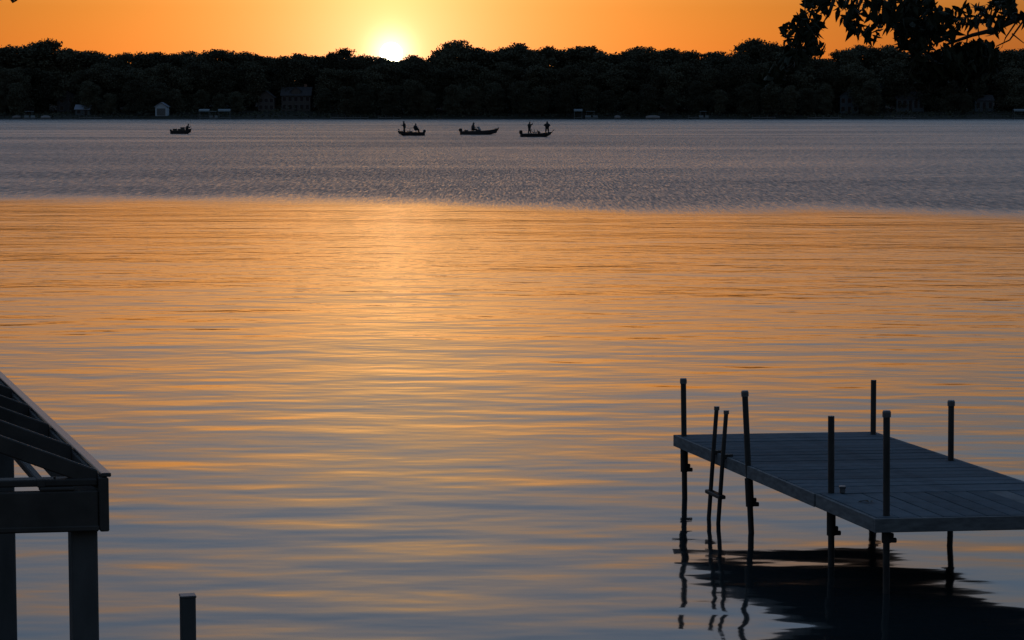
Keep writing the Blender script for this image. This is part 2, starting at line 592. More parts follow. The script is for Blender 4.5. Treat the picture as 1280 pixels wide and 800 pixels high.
# rafters rise from both side beams to the ridge
PIT = .39
half = SPAN / 2
tks = [0.06] + [0.06 + .88 * k for k in range(1, 6)]
for tk in tks:
    for k in (0, 1):
        o0 = A + R1 * (.044 if k == 0 else SPAN - .044) + R2 * tk - UP * .030
        dr = (R1 if k == 0 else -R1) * (half - .064) + UP * PIT * (half - .064)
        nrmv = Vector((0, 0, .088))
        tim('rafter', o0 - UP * .03, dr, R2 * .042, nrmv)
        if tk < 4:
            qq = MB(); pz = o0 + dr * .16 - UP * .05 - sh.location
            qq.tube([pz, pz - UP * .055, pz + Vector((.02, 0, -.07))], .006, 6); qq.build('hanger_hook', M['bracket'], sh)
tim('ridge_board', A + R1 * (half - .018) + R2 * -.02 + UP * (PIT * half - .14), R1 * .036, R2 * (RLEN + .02), UP * .15)
for u in (.28, .62, .95):                                # purlins under the rafters
    for k in (0, 1):
        o0 = A + R1 * (half + (half - u - .02) * (1 if k else -1) * 1.0) + UP * (PIT * u - .155)
        tim('purlin', o0 + R2 * .02, R1 * .04, R2 * (RLEN - .05), UP * .04)
PS = .127
for tpos in (.02, 3.45):
    for k in (0, 1):
        o0 = A + R1 * ((.045 if k == 0 else SPAN - .045 - PS)) + R2 * (tpos + .06)
        g = ground_z(o0.x, o0.y) - .15
        top = A.z - SB - .002
        tim('post', Vector((o0.x, o0.y, g)), R1 * PS, R2 * PS, UP * (top - g), 'timber_grey', .008)

lp = at(234.5, 745, d=13.0)
g = ground_z(lp.x, lp.y) - .1
q = MB()
w = .041
hh_ = lp.z - g
q.quad_box((-w, -w, 0), (2 * w, 0, 0), (0, 2 * w, 0), (0, 0, hh_))
me = q.mesh('square_post', M['timber_grey'], bevel=.007)
o = link('square_post', me, None, (lp.x, lp.y, g), (0, 0, radians(14)))
tag(o, 'short square timber post standing alone beside the timber shelter', 'post')
c = MB(); c.quad_box((-w - .003, -w - .003, hh_ - .004), (2 * w + .006, 0, 0), (0, 2 * w + .006, 0), (0, 0, .012)); c.build('top_plate', M['cap'], o, bevel=.003)


# ------------------------------------------------------------------ people
def skin_body(joints, edges, name):
    names = list(joints)
    me = bpy.data.meshes.new(name)
    me.from_pydata([joints[k][0] for k in names], [(names.index(a), names.index(b)) for a, b in edges], [])
    o = bpy.data.objects.new(name + '_tmp', me)
    col.objects.link(o)
    md = o.modifiers.new('skin', 'SKIN'); md.use_smooth_shade = True
    for i, k in enumerate(names):
        r = joints[k][1]
        sv = me.skin_vertices[0].data[i]
        sv.radius = tuple((1.3 if k.startswith(('head', 'neck')) else 2.0) * q for q in r) if isinstance(r, tuple) else (1.55 * r, 1.55 * r)
        sv.use_root = (k == 'pelvis')
    ss = o.modifiers.new('sub', 'SUBSURF'); ss.levels = 1; ss.render_levels = 1
    dg = bpy.context.evaluated_depsgraph_get()
    res = bpy.data.meshes.new_from_object(o.evaluated_get(dg))
    bpy.data.objects.remove(o)
    return res


def person(label, loc, rz, pose, seated=False, lean=0.0, scale=1.0, cap=True):
    """local x is the way the person faces; pose gives elbow/hand positions for each side"""
    hip = .47 if seated else .90
    J = {}
    lx = lean
    J['pelvis'] = ((0, 0, hip), (.15, .11))
    J['waist'] = ((lx * .25, 0, hip + .16), (.15, .11))
    J['chest'] = ((lx * .6, 0, hip + .36), (.17, .12))
    J['neck0'] = ((lx * .85, 0, hip + .52), (.085, .075))
    J['neck1'] = ((lx * 1.0 + .01, 0, hip + .60), .058)
    J['head0'] = ((lx * 1.05 + .03, 0, hip + .69), (.085, .075))
    J['head1'] = ((lx * 1.05 + .025, 0, hip + .80), (.09, .08))
    Ed = [('pelvis', 'waist'), ('waist', 'chest'), ('chest', 'neck0'), ('neck0', 'neck1'), ('neck1', 'head0'), ('head0', 'head1')]
    for s, nm in ((1, 'l'), (-1, 'r')):
        sh_ = Vector((lx * .75, s * .19, hip + .47))
        J['sho' + nm] = (tuple(sh_), .075)
        J['elb' + nm] = (tuple(sh_ + Vector(pose['elb' + nm])), .055)
        J['wri' + nm] = (tuple(sh_ + Vector(pose['hand' + nm])), .038)
        Ed += [('neck0', 'sho' + nm), ('sho' + nm, 'elb' + nm), ('elb' + nm, 'wri' + nm)]
        fx = pose.get('foot' + nm, 0.0)
        J['hip' + nm] = ((0, s * .10, hip - .06), .098)
        if seated:
            J['kne' + nm] = ((.42, s * .13, hip + .0), .072)
            J['ank' + nm] = ((.40 + fx, s * .13, .09), .05)
            J['toe' + nm] = ((.58 + fx, s * .14, .04), .042)
        else:
            J['kne' + nm] = ((fx * .5 + .03, s * (.12 + pose.get('spread', 0) * .5), .48), .07)
            J['ank' + nm] = ((fx, s * (.12 + pose.get('spread', 0)), .09), .05)
            J['toe' + nm] = ((fx + .17, s * (.13 + pose.get('spread', 0)), .04), .042)
        Ed += [('pelvis', 'hip' + nm), ('hip' + nm, 'kne' + nm), ('kne' + nm, 'ank' + nm), ('ank' + nm, 'toe' + nm)]
    me = skin_body(J, Ed, 'person')
    bm = bmesh.new(); bm.from_mesh(me)
    # hands: a palm and five unequal, slightly bent fingers
    for s, nm in ((1, 'l'), (-1, 'r')):
        w_ = Vector(J['wri' + nm][0]); e_ = Vector(J['elb' + nm][0])
        f_ = (w_ - e_).normalized(); sd = f_.cross(UP)
        sd = sd.normalized() if sd.length > .1 else Vector((0, 1, 0))
        pl = f_.cross(sd)
        q = MB()
        q.quad_box(w_ - sd * .04 - pl * .014, f_ * .10, sd * .08, pl * .028)
        for k, ln in enumerate((.065, .078, .072, .055)):
            b0 = w_ + f_ * .098 + sd * (-.03 + k * .02)
            q.tube([b0, b0 + f_ * ln * .55, b0 + f_ * ln * .9 - pl * .03], [.010, .009, .007], 5)
        b0 = w_ + f_ * .03 - sd * .04
        q.tube([b0, b0 + f_ * .03 - sd * .03, b0 + f_ * .065 - sd * .035], [.012, .011, .008], 5)
        off = len(bm.verts)
        vv = [bm.verts.new(p) for p in q.v]
        for fc in q.f:
            try: bm.faces.new([vv[i] for i in fc]).material_index = 2
            except ValueError: pass
    # face: nose, ears, eyes line
    hx, hz = J['head0'][0][0], J['head0'][0][2]
    q = MB()
    q.tube([(hx + .085, 0, hz + .05), (hx + .115, 0, hz + .015), (hx + .085, 0, hz + .005)], [.010, .018, .010], 6)
    for s in (1, -1):
        q.tube([(hx, s * .078, hz + .0), (hx - .005, s * .092, hz + .03), (hx, s * .078, hz + .06)], [.01, .016, .01], 6)
    vv = [bm.verts.new(p) for p in q.v]
    for fc in q.f:
        bm.faces.new([vv[i] for i in fc]).material_index = 2
    for fc in bm.faces:
        if fc.material_index == 2: continue
        c = fc.calc_center_median()
        if c.z > hip + .62: fc.material_index = 2
        elif c.z < hip - .0 and abs(c.y) < .40 and (c - Vector(J['wril'][0])).length > .12 and (c - Vector(J['wrir'][0])).length > .12: fc.material_index = 1
        fc.smooth = True
    bm.to_mesh(me); bm.free()
    me.materials.clear()
    for k in ('cloth', 'trousers', 'skin'): me.materials.append(M[k])
    p = link('person', me, None, loc, (0, 0, rz), (scale * 1.2, scale * 1.2, scale))
    tag(p, label, 'person', 'people fishing from the boats')
    # jacket hem and cap or hair as clothing
    q = MB(); n_ = 10
    ring = []
    for zz, r in ((hip - .10, .175), (hip + .08, .172)):
        ring.append([(cos(a * 2 * pi / n_) * r * .85, sin(a * 2 * pi / n_) * r * 1.12, zz) for a in range(n_)])
    if not seated:
        for a in range(n_):
            q.face([ring[0][a], ring[0][(a + 1) % n_], ring[1][(a + 1) % n_], ring[1][a]])
        q.build('jacket_hem', M['cloth'], p, smooth=True)
    hc = Vector(J['head1'][0])
    bm = bmesh.new(); bmesh.ops.create_uvsphere(bm, u_segments=12, v_segments=8, radius=.108)
    for v in list(bm.verts):
        if v.co.z < -.005: v.co.z = -.005
    if cap:
        r = bmesh.ops.create_cube(bm, size=1)
        for v in r['verts']:
            v.co = Vector((.13 + v.co.x * .12, v.co.y * .14, v.co.z * .016 + .006))
    cm = bpy.data.meshes.new('cap' if cap else 'hair'); bm.to_mesh(cm); bm.free()
    cm.materials.append(M['cloth'] if cap else M['hair'])
    link('cap' if cap else 'hair', cm, p, hc - Vector((0, 0, .005)))
    return p


# ------------------------------------------------------------------ fishing boats
def hull(Lh, beam, h_st, h_mid, h_bow, rake, material, root, floor=.22):
    """open boat, bow to +x, stern at x = 0, waterline at z = 0"""
    ns = 13
    secs = []
    for i in range(ns):
        u = i / (ns - 1)
        x = u * (Lh - rake)
        wdt = beam / 2 * (1 - max(0, (u - .5) / .5) ** 2.2 * .97)
        sheer = h_st + (h_mid - h_st) * min(1, u * 2) if u < .5 else h_mid + (h_bow - h_mid) * ((u - .5) / .5) ** 1.7
        xg = u * Lh
        keel = -.16 + max(0, (u - .7) / .3) ** 2 * .30
        ch = .04 + max(0, (u - .6) / .4) ** 2 * .30
        fl = max(floor, keel + .06)
        t_ = .05
        wi = max(.01, wdt - t_)
        xs_ = lambda k: x + (xg - x) * k
        secs.append([(xs_(0), 0, keel), (xs_(.3), wdt * .82, ch), (xs_(1), wdt, sheer), (xs_(1) - .02 * (u > .9), wi, sheer),
                     (xs_(.5), wi * .88, min(fl, sheer - .02)), (xs_(.5), 0, min(fl, sheer - .02))])
    q = MB()
    full = []
    for s in secs:
        full.append(s + [(p[0], -p[1], p[2]) for p in reversed(s[1:5])])
    k = len(full[0])
    for s in full: q.v += [Vector(p) for p in s]
    for i in range(ns - 1):
        for j in range(k):
            j2 = (j + 1) % k
            q.f.append([i * k + j, (i + 1) * k + j, (i + 1) * k + j2, i * k + j2]); q.m.append(0)
    for i in (0, ns - 1):
        q.f.append([i * k + 0, i * k + 1, i * k + 2, i * k + 3, i * k + 4, i * k + 5]); q.m.append(0)
        q.f.append([i * k + 0, i * k + 5, i * k + 6, i * k + 7, i * k + 8, i * k + 9]); q.m.append(0)
    return q.build('hull', material, root)


def outboard(root, x, z, s=1.0):
    q = MB()
    prof = [(-.32, .05), (-.36, .30), (-.30, .46), (-.08, .50), (.10, .44), (.14, .18), (.06, .04)]
    vv = len(q.v)
    for sy in (-.17, .17):
        q.v += [Vector((x + a * s, sy * s, z + b * s)) for a, b in prof]
    nn = len(prof)
    q.f.append(list(range(vv, vv + nn))); q.m.append(0)
    q.f.append(list(reversed(range(vv + nn, vv + 2 * nn)))); q.m.append(0)
    for i in range(nn):
        j = (i + 1) % nn
        q.f.append([vv + i, vv + nn + i, vv + nn + j, vv + j]); q.m.append(0)
    c = q.build('outboard_motor', M['motor'], root, bevel=.03)
    q = MB(); q.quad_box((x - .2 * s, -.06, z - .75), (.16, 0, 0), (0, .12, 0), (0, 0, .82)); q.quad_box((x - .28, -.1, z - .45), (.3, 0, 0), (0, .2, 0), (0, 0, .03))
    q.build('lower_unit', M['motor'], c, bevel=.015)
    q = MB(); q.quad_box((x - .02, -.12, z - .2), (.12, 0, 0), (0, .24, 0), (0, 0, .22)); q.build('mount_bracket', M['bracket'], c)


def seat(root, x, y, z, facing=1, h=.38):
    q = MB(); q.tube([(x, y, z), (x, y, z + h)], .04, 8); s_ = q.build('seat_pedestal', M['bracket'], root)
    q = MB(); q.quad_box((x - .22, y - .22, z + h), (.44, 0, 0), (0, .44, 0), (0, 0, .08)); q.build('seat_cushion', M['seat'], s_, bevel=.02)
    q = MB(); q.quad_box((x - facing * .22 - .03, y - .21, z + h + .06), (.06, 0, 0), (0, .42, 0), (-facing * .08, 0, .34)); q.build('seat_back', M['seat'], s_, bevel=.02)


def trolling(root, x, z, up=.45):
    q = MB()
    q.tube([(x - .1, .1, z), (x + .12, .1, z + up)], .03, 8)
    q.quad_box((x + .05, .03, z + up - .03), (.22, 0, 0), (0, .14, 0), (0, 0, .1))
    q.tube([(x - .5, .1, z + .05), (x - .1, .1, z + .02)], .045, 8)
    q.build('trolling_motor', M['motor'], root)


def tote(root, x, y, z, a=.5, b=.4, c=.32, name='tackle_box'):
    q = MB(); q.quad_box((x - a / 2, y - b / 2, z), (a, 0, 0), (0, b, 0), (0, 0, c)); p = q.build(name, M['seat'], root, bevel=.03)
    q = MB(); q.quad_box((x - a / 2 - .015, y - b / 2 - .015, z + c - .003), (a + .03, 0, 0), (0, b + .03, 0), (0, 0, .05)); q.build('lid', M['motor'], p, bevel=.015)


def boat_at(px, py, rz):
    p = at(px, py, z=0)
    return p, rz


def world_pt(root, loc):
    return root.matrix_basis @ Vector(loc)


GB = 'fishing boats out on the lake'
# boat with two standing anglers, motor on the left, bow to the right
p, _ = boat_at(651, 171.0, 0)
bD = empty('fishing_boat', p, radians(4)); bD.scale = (1, 1, 1.25)
tag(bD, 'low bass boat carrying two anglers standing apart at stern and bow', 'boat', GB)
hull(4.75, 1.9, .38, .40, .62, .55, M['hull'], bD, .28)
q = MB(); q.box(.5, 2.1, -.75, .75, .30, .38); q.build('rear_deck', M['seat'], bD, bevel=.01)
q = MB(); q.box(3.0, 4.15, -.62, .62, .32, .41); q.build('bow_deck', M['seat'], bD, bevel=.01)
outboard(bD, .12, .28, 1.05)
trolling(bD, 4.75, .48, .30)
seat(bD, 1.95, .35, .28, 1, .22); seat(bD, 2.25, -.35, .28, 1, .24); seat(bD, 2.75, .2, .28, 1, .20)
q = MB(); q.quad_box((2.55, -.55, .28), (.30, 0, 0), (0, .5, 0), (-.06, 0, .42)); q.build('console', M['motor'], bD, bevel=.03)
standing = dict(elbl=(.10, .10, -.28), handl=(.34, .02, -.22), elbr=(.08, -.13, -.27), handr=(.33, -.04, -.16), footl=.10, footr=-.10, spread=.05)
raised = dict(elbl=(.20, .12, -.14), handl=(.34, .04, .12), elbr=(-.02, -.16, -.27), handr=(.20, -.10, -.30), footl=.12, footr=-.10, spread=.05)
wide = dict(elbl=(.02, .22, -.22), handl=(.28, .06, -.22), elbr=(.02, -.22, -.22), handr=(.28, -.06, -.20), footl=.16, footr=-.18, spread=.12)
pD1 = person('angler in jacket standing at the stern of a bass boat, forearm raised', world_pt(bD, (1.28, 0, .38)), radians(-12), raised, lean=.02)
pD2 = person('angler standing legs apart on the bow deck of a bass boat, elbows out', world_pt(bD, (3.95, 0, .41)), radians(-110), wide, lean=-.02)
q = MB(); hnd = pD1.matrix_basis @ Vector((.40, .20, 1.56)); q.tube([hnd - Vector((.1, 0, .15)), hnd + Vector((.35, 0, .7)), hnd + Vector((.9, .1, 1.3))], [.014, .010, .004], 6)
tag(q.build('fishing_rod', M['motor']), 'thin fishing rod held up by the angler at the bass boat stern', 'fishing rod')

# runabout with a seated driver behind a windscreen, bow to the right
p, _ = boat_at(575.5, 168.2, 0)
bC = empty('fishing_boat', p, radians(-3))
tag(bC, 'long runabout with curved windscreen, raised bow and one seated driver', 'boat', GB)
hull(6.2, 2.1, .52, .60, 1.0, .95, M['hull_grey'], bC, .22)
outboard(bC, .15, .42, 1.15)
seat(bC, 1.1, .3, .22, 1, .20)
seat(bC, 2.05, .0, .22, 1, .26)
q = MB(); q.quad_box((2.75, -.75, .3), (.6, 0, 0), (0, 1.5, 0), (-.08, 0, .5)); q.build('console', M['hull'], bC, bevel=.05)
q = MB()
for k in range(8):
    a0, a1 = -pi / 2 + k * pi / 8, -pi / 2 + (k + 1) * pi / 8
    q.quad_box((2.95 + .45 * cos(a0), .8 * sin(a0), .72), (.45 * (cos(a1) - cos(a0)), .8 * (sin(a1) - sin(a0)), 0), (-.32, 0, .52), (.012, 0, 0.0))
q.build('windscreen', M['screen'], bC)
q = MB(); q.tube([(2.62, -.78, 1.24), (3.05, -.3, 1.28), (3.08, .3, 1.28), (2.62, .78, 1.24)], .02, 6); q.build('windscreen_frame', M['alu'], bC)
trolling(bC, 5.95, .93, .12)
q = MB(); q.tube([(6.0, 0, .95), (6.02, 0, 1.6)], .012, 6); q.build('light_pole', M['alu'], bC)
drv = dict(elbl=(.10, .14, -.26), handl=(.36, .05, -.20), elbr=(-.16, -.14, -.24), handr=(.02, -.20, -.36))
person('bulky driver sitting at the wheel of the runabout behind its windscreen', world_pt(bC, (2.0, 0, .30)), radians(10), drv, seated=True, lean=.05, scale=1.2)
tote(bC, .95, -.3, .22, .6, .4, .45)

# small boat, bow to the left, one angler standing and one perched on a seat
p, _ = boat_at(531, 169.4, 0)
bB = empty('fishing_boat', p, radians(183)); bB.scale = (1, 1, 1.25)
tag(bB, 'small skiff with one standing angler and one perched on a pedestal seat', 'boat', GB)
hull(4.25, 1.75, .42, .42, .60, .45, M['hull'], bB, .22)
outboard(bB, .15, .32, .85)
seat(bB, 1.35, 0, .22, 1, .42); seat(bB, 2.6, .2, .22, 1, .26)
trolling(bB, 3.9, .48, .25)
q = MB(); q.box(2.7, 3.75, -.5, .5, .24, .34); q.build('bow_deck', M['seat'], bB, bevel=.01)
tote(bB, 2.15, -.2, .22, .5, .35, .28)
person('angler in cap standing upright near the bow of the small skiff', world_pt(bB, (3.15, 0, .34)), radians(190), standing, lean=.06, cap=True, scale=1.0)
perched = dict(elbl=(.06, .20, -.24), handl=(.30, .08, -.30), elbr=(.0, -.20, -.24), handr=(.28, -.08, -.32))
person('angler perched on a pedestal seat at the middle of the small skiff', world_pt(bB, (1.45, 0, .42)), radians(20), perched, seated=True, lean=.0, cap=False, scale=1.0)
q = MB(); q.tube([(1.5, .5, .95), (2.7, .5, .92), (3.2, .52, .98)], .02, 6); q.build('rod_rack', M['motor'], bB)

# smallest boat, alone near the boathouse side
p, _ = boat_at(213, 167.3, 0)
bA = empty('fishing_boat', p, radians(6)); bA.scale = (1, 1, 1.25)
tag(bA, 'little loaded rowboat with one angler crouched at its bow', 'boat', GB)
hull(3.5, 1.5, .42, .46, .72, .40, M['hull'], bA, .20)
outboard(bA, .15, .28, .65)
tote(bA, .75, 0, .2, .7, .6, .42, 'cargo_box'); tote(bA, 1.45, .1, .2, .5, .5, .40); tote(bA, 2.0, -.1, .2, .7, .6, .62, 'cargo_box')
seat(bA, 2.75, 0, .2, 1, .24)
crouch = dict(elbl=(.16, .10, -.22), handl=(.34, .05, -.05), elbr=(.12, -.14, -.22), handr=(.36, -.06, -.18))
pa = person('angler in dark coat crouched at the bow of the little rowboat', world_pt(bA, (2.62, 0, .22)), radians(5), crouch, seated=True, lean=.22, cap=True)
q = MB(); hnd = pa.matrix_basis @ Vector((.62, .15, 1.0)); q.tube([hnd - Vector((.1, 0, .2)), hnd + Vector((-.05, 0, .6)), hnd + Vector((-.1, 0, 1.15))], [.014, .012, .006], 6)
tag(q.build('fishing_rod', M['motor']), 'thin upright fishing rod held by the angler in the little rowboat', 'fishing rod')

# ------------------------------------------------------------------ buildings on the far shore
HOUSES = []


def house(name, label, px, yy, wdt, dep, wall_h, roof_h, wall, roof, cols, rows=1, gable=False, chimney=False, dormer=False, door=True, lift=0.0):
    x = (px - CX) / FPX * yy
    z = ground_z(x, yy) + lift
    r = empty(name, (x, yy, z), 0)
    tag(r, label, 'house' if name != 'boathouse' else 'boathouse')
    HOUSES.append((x, yy, wdt))
    w2 = wdt / 2
    q = MB(); q.box(-w2, w2, 0, dep, -1.2 - lift, wall_h)
    if gable:
        for y_ in (.002, dep - .002):
            q.face([(-w2, y_, wall_h), (w2, y_, wall_h), (0, y_, wall_h + roof_h)])
    else:
        for x_ in (-w2 + .002, w2 - .002):
            q.face([(x_, 0, wall_h), (x_, dep, wall_h), (x_, dep / 2, wall_h + roof_h)])
    wl = q.build('wall', M[wall], r)
    ov = .35
    q = MB()
    if gable:
        sl_ = roof_h / w2
        for s in (-1, 1):
            q.quad_box((0, -ov, wall_h + roof_h + .02), (s * (w2 + ov), 0, -sl_ * (w2 + ov)), (0, dep + 2 * ov, 0), (0, 0, .16))
    else:
        sl_ = roof_h / (dep / 2)
        for s in (-1, 1):
            q.quad_box((-w2 - ov, dep / 2, wall_h + roof_h + .02), (0, s * (dep / 2 + ov), -sl_ * (dep / 2 + ov)), (wdt + 2 * ov, 0, 0), (0, 0, .16))
    rf = q.build('roof', M[roof], r)
    if chimney:
        q = MB(); q.box(w2 * .5, w2 * .5 + .9, dep * .55, dep * .55 + .9, wall_h, wall_h + roof_h + 1.1); q.build('chimney', M['brick'], rf)
    if dormer:
        dw = 1.5
        q = MB(); q.box(-dw, dw, .5, dep / 2, wall_h + .2, wall_h + 1.5); q.build('dormer_wall', M[wall], rf)
        q = MB()
        for s in (-1, 1):
            q.quad_box((0, .3, wall_h + 2.6), (s * (dw + .3), 0, -1.25), (0, dep / 2, 0), (0, 0, .14))
        q.build('dormer_roof', M[roof], rf)
        q = MB(); q.face([(-dw, .502, wall_h + 1.5), (dw, .502, wall_h + 1.5), (0, .502, wall_h + 2.6)]); q.build('dormer_gable', M[wall], rf)
    rh = wall_h / rows
    for j in range(rows):
        for i in range(cols):
            cx_ = -w2 + wdt * (i + .5) / cols
            isd = door and j == 0 and i == cols // 2
            ww = .55 if not isd else .5
            z0 = j * rh + (rh * .28 if not isd else .02)
            z1 = j * rh + rh * .82
            q = MB()
            for (a0, a1, b0, b1) in ((-ww - .1, -ww, z0 - .1, z1 + .1), (ww, ww + .1, z0 - .1, z1 + .1), (-ww, ww, z1, z1 + .1), (-ww, ww, z0 - .1, z0)):
                q.box(cx_ + a0, cx_ + a1, -.06, .03, b0, b1)
            f_ = q.build('door' if isd else 'window', M['trim'], r)
            q = MB(); q.box(cx_ - ww, cx_ + ww, -.02, .02, z0, z1); q.build('pane', M['glass'], f_)
    return r


r = house('boathouse', 'small white gabled boathouse with a wide door at the water', 203, 766, 3.7, 5.0, 2.9, 1.2, 'white', 'roof_pale', 1, gable=True, door=False, lift=.1)
for ch in list(r.children):
    if ch.name.startswith('window'):
        for g_ in list(ch.children): bpy.data.objects.remove(g_)
        bpy.data.objects.remove(ch)
q = MB()
for k in range(6):
    q.box(-1.35, 1.35, -.05, .02, .05 + k * .38, .40 + k * .38)
q.build('roll_door', M['trim'], r)
house('house', 'wide tan house with a gabled dormer and chimney on the wooded slope', 371, 790, 9.5, 8, 5.2, 2.6, 'wall_b', 'roof', 5, 2, chimney=True, dormer=True)
house('house', 'narrow tan house with tall windows beside the dormered house', 334, 788, 5.2, 7, 4.4, 2.0, 'wall_b', 'roof', 3, 2, gable=True, door=False)
house('lakeside_cottage', 'low cottage with pale metal roof behind a small jetty', 105, 774, 4.6, 5, 1.9, 1.3, 'wall_c', 'roof_pale', 2)
house('house', 'blue grey house with broad front gable above the flat docks', 1060, 786, 6.0, 7, 5.4, 2.2, 'wall_c', 'roof', 3, 2, gable=True)
house('house', 'tall pale house with one narrow gable set back uphill', 1097, 802, 4.2, 6, 7.2, 2.0, 'wall_a', 'roof', 2, 3, gable=True, door=False)
house('house', 'long blue grey house with a full width row of windows', 1136, 788, 9.0, 7, 4.4, 2.0, 'wall_c', 'roof', 5, 1, chimney=True)
house('house', 'low pale house half hidden by trees, wide eaves', 1228, 786, 6.0, 6, 3.6, 1.6, 'wall_c', 'roof', 3, 1)
house('house', 'dark sided two storey house among tree trunks near the covered boats', 85, 792, 6.0, 6, 5.0, 2.0, 'roof', 'roof', 2, 2, gable=True, door=False)

# ------------------------------------------------------------------ craft and jetties along the far shore
MO = 'boats moored along the far shore'


def moored(px, py, name, label, Lw, kind):
    x0 = (px - CX) / FPX * 761
    p = Vector((x0, far_shore(x0) - 2.6, 0))
    r = empty(name, p)
    tag(r, label, 'boat' if 'boat' in name else 'jetty' if 'jetty' in name else 'boat lift', MO if 'boat' in name else None)
    h2 = Lw / 2
    if kind == 'pontoon':
        for y_ in (0, 1.6):
            q = MB(); q.tube([(-h2, y_, .1), (h2 - .4, y_, .1), (h2, y_, .3)], [.28, .28, .12], 10); q.build('float_tube', M['alu'], r)
        q = MB(); q.box(-h2, h2, -.3, 1.9, .42, .5); q.build('deck', M['farwood'], r)
        for i, (a0, a1) in enumerate(((-h2, -.3), (.3, h2 * .9))):
            q = MB(); q.box(a0, a1, -.28, -.24, .52, 1.15); q.build('side_panel', M['pontoon'], r)
        q = MB(); q.box(-h2, -h2 + .04, -.2, 1.8, .52, 1.15); q.build('side_panel', M['pontoon'], r)
        for x_ in (-h2 * .8, h2 * .35):
            for y_ in (-.22, 1.8):
                q = MB(); q.tube([(x_, y_, .5), (x_, y_, 2.35)], .035, 6); q.build('canopy_post', M['alu'], r)
        q = MB(); q.quad_box((-h2 * .9, -.35, 2.35), (h2 * 1.4, 0, 0), (0, 2.3, 0), (0, 0, .13)); q.build('canopy', M['canvas'], r, bevel=.05)
        q = MB(); q.box(-h2 * .6, -h2 * .1, 1.0, 1.7, .5, 1.05); q.build('bench', M['seat'], r, bevel=.04)
    elif kind == 'covered':
        prof = [(-.9, .25), (-.75, .75), (0, 1.15), (.75, .75), (.9, .25), (.5, -.2), (-.5, -.2)]
        q = MB(); ns = 7
        for i in range(ns):
            u = i / (ns - 1); s_ = 1 - abs(2 * u - 1) ** 3 * .55
            for a, b_ in prof: q.v.append(Vector((-h2 + Lw * u, a * s_ + .5, b_ * (.6 + .4 * s_))))
        k = len(prof)
        for i in range(ns - 1):
            for j in range(k):
                q.f.append([i * k + j, (i + 1) * k + j, (i + 1) * k + (j + 1) % k, i * k + (j + 1) % k])
                q.m.append(0 if j < 4 else 1)
        q.f += [list(range(k)), list(reversed(range((ns - 1) * k, ns * k)))]; q.m += [0, 0]
        q.build('covered_hull', [M['tarp'], M['hull_grey']], r)
        q = MB(); q.tube([(-h2 * .6, .5, .9), (h2 * .6, .5, .9)], .05, 6); q.build('cover_ridge', M['tarp'], r)
    elif kind == 'lift':
        for x_ in (-h2 * .9, h2 * .9):
            for y_ in (0, 2.6):
                q = MB(); q.tube([(x_, y_, -1.5), (x_, y_, 2.5)], .06, 6); q.build('lift_post', M['alu'], r)
        q = MB(); n0 = 7
        for i in range(n0):
            a = pi * i / (n0 - 1)
            for x_ in (-h2, h2): q.v.append(Vector((x_, 1.3 - cos(a) * 1.45, 2.45 + sin(a) * .7)))
        for i in range(n0 - 1):
            q.f.append([2 * i, 2 * i + 1, 2 * i + 3, 2 * i + 2]); q.m.append(0)
        c = q.build('canopy', M['canvas'], r)
        sm = c.modifiers.new('thick', 'SOLIDIFY'); sm.thickness = .05
        q = MB(); q.box(-h2, h2, .1, .22, .35, .5); q.box(-h2, h2, 2.4, 2.52, .35, .5); q.build('cradle', M['alu'], r)
    else:
        q = MB(); q.box(-h2, h2, 0, 1.3, .45, .55); q.build('jetty_deck', M['farwood'], r)
        for i in range(int(Lw / 2.4) + 1):
            q = MB(); x_ = min(h2, -h2 + i * 2.4); q.tube([(x_, -.08, -1.6), (x_, -.08, 1.15)], .06, 6); q.build('jetty_post', M['alu'], r)
    return r


moored(25, 146.8, 'covered_boat', 'brown tarp covered boat at the bank by a pale flat one', 2.6, 'covered')
moored(42, 147.0, 'flat_boat', 'pale low pontoon boat without passengers near tarp covered boats', 3.6, 'pontoon')
moored(61, 146.9, 'covered_boat', 'grey tarp covered boat lying between a pale pontoon and a cottage', 2.9, 'covered')
moored(116, 147.2, 'jetty', 'small post jetty in front of the pale roofed cottage', 7.0, 'jetty')
moored(258, 146.7, 'boat_lift', 'canopied boat lift nearer to the white boathouse of a pair', 3.3, 'lift')
moored(270, 147.2, 'pontoon_boat', 'pontoon boat floating between two canopied boat lifts', 2.7, 'pontoon')
moored(283, 146.7, 'boat_lift', 'wider canopied boat lift at the far side of a pontoon boat', 3.9, 'lift')
moored(437, 147.3, 'jetty', 'long low jetty on the shore below the rising sun, with posts', 12.0, 'jetty')
moored(487, 147.3, 'jetty', 'shorter low jetty below the rising sun, beside a longer one', 7.0, 'jetty')
moored(723, 146.8, 'boat_lift', 'boat lift with sagging pale canopy right beside a pontoon boat', 2.7, 'lift')
moored(740, 147.2, 'pontoon_boat', 'bright pontoon boat with square canopy beside a boat lift', 4.1, 'pontoon')
moored(772, 147.1, 'covered_boat', 'small tarp covered boat alone on the open dark shore', 1.9, 'covered')
moored(816, 147.2, 'covered_boat', 'long pale covered boat moored off the dark wood', 4.4, 'covered')
moored(868, 147.3, 'jetty', 'short jetty leading up to a canopied pontoon boat', 4.0, 'jetty')
moored(880, 147.2, 'pontoon_boat', 'pontoon boat with canopy at the end of a short jetty', 3.0, 'pontoon')
moored(955, 147.5, 'jetty', 'pale flat jetty on the shore under the hanging leaves', 7.5, 'jetty')
moored(1030, 147.6, 'jetty', 'long flat jetty on the shore in front of the blue grey gabled house', 10.5, 'jetty')
moored(1128, 147.8, 'jetty', 'flat jetty below the long house with a row of windows', 7.0, 'jetty')
moored(1272, 147.9, 'boat_lift', 'boat lift with canopy in front of the low pale house', 4.0, 'lift')


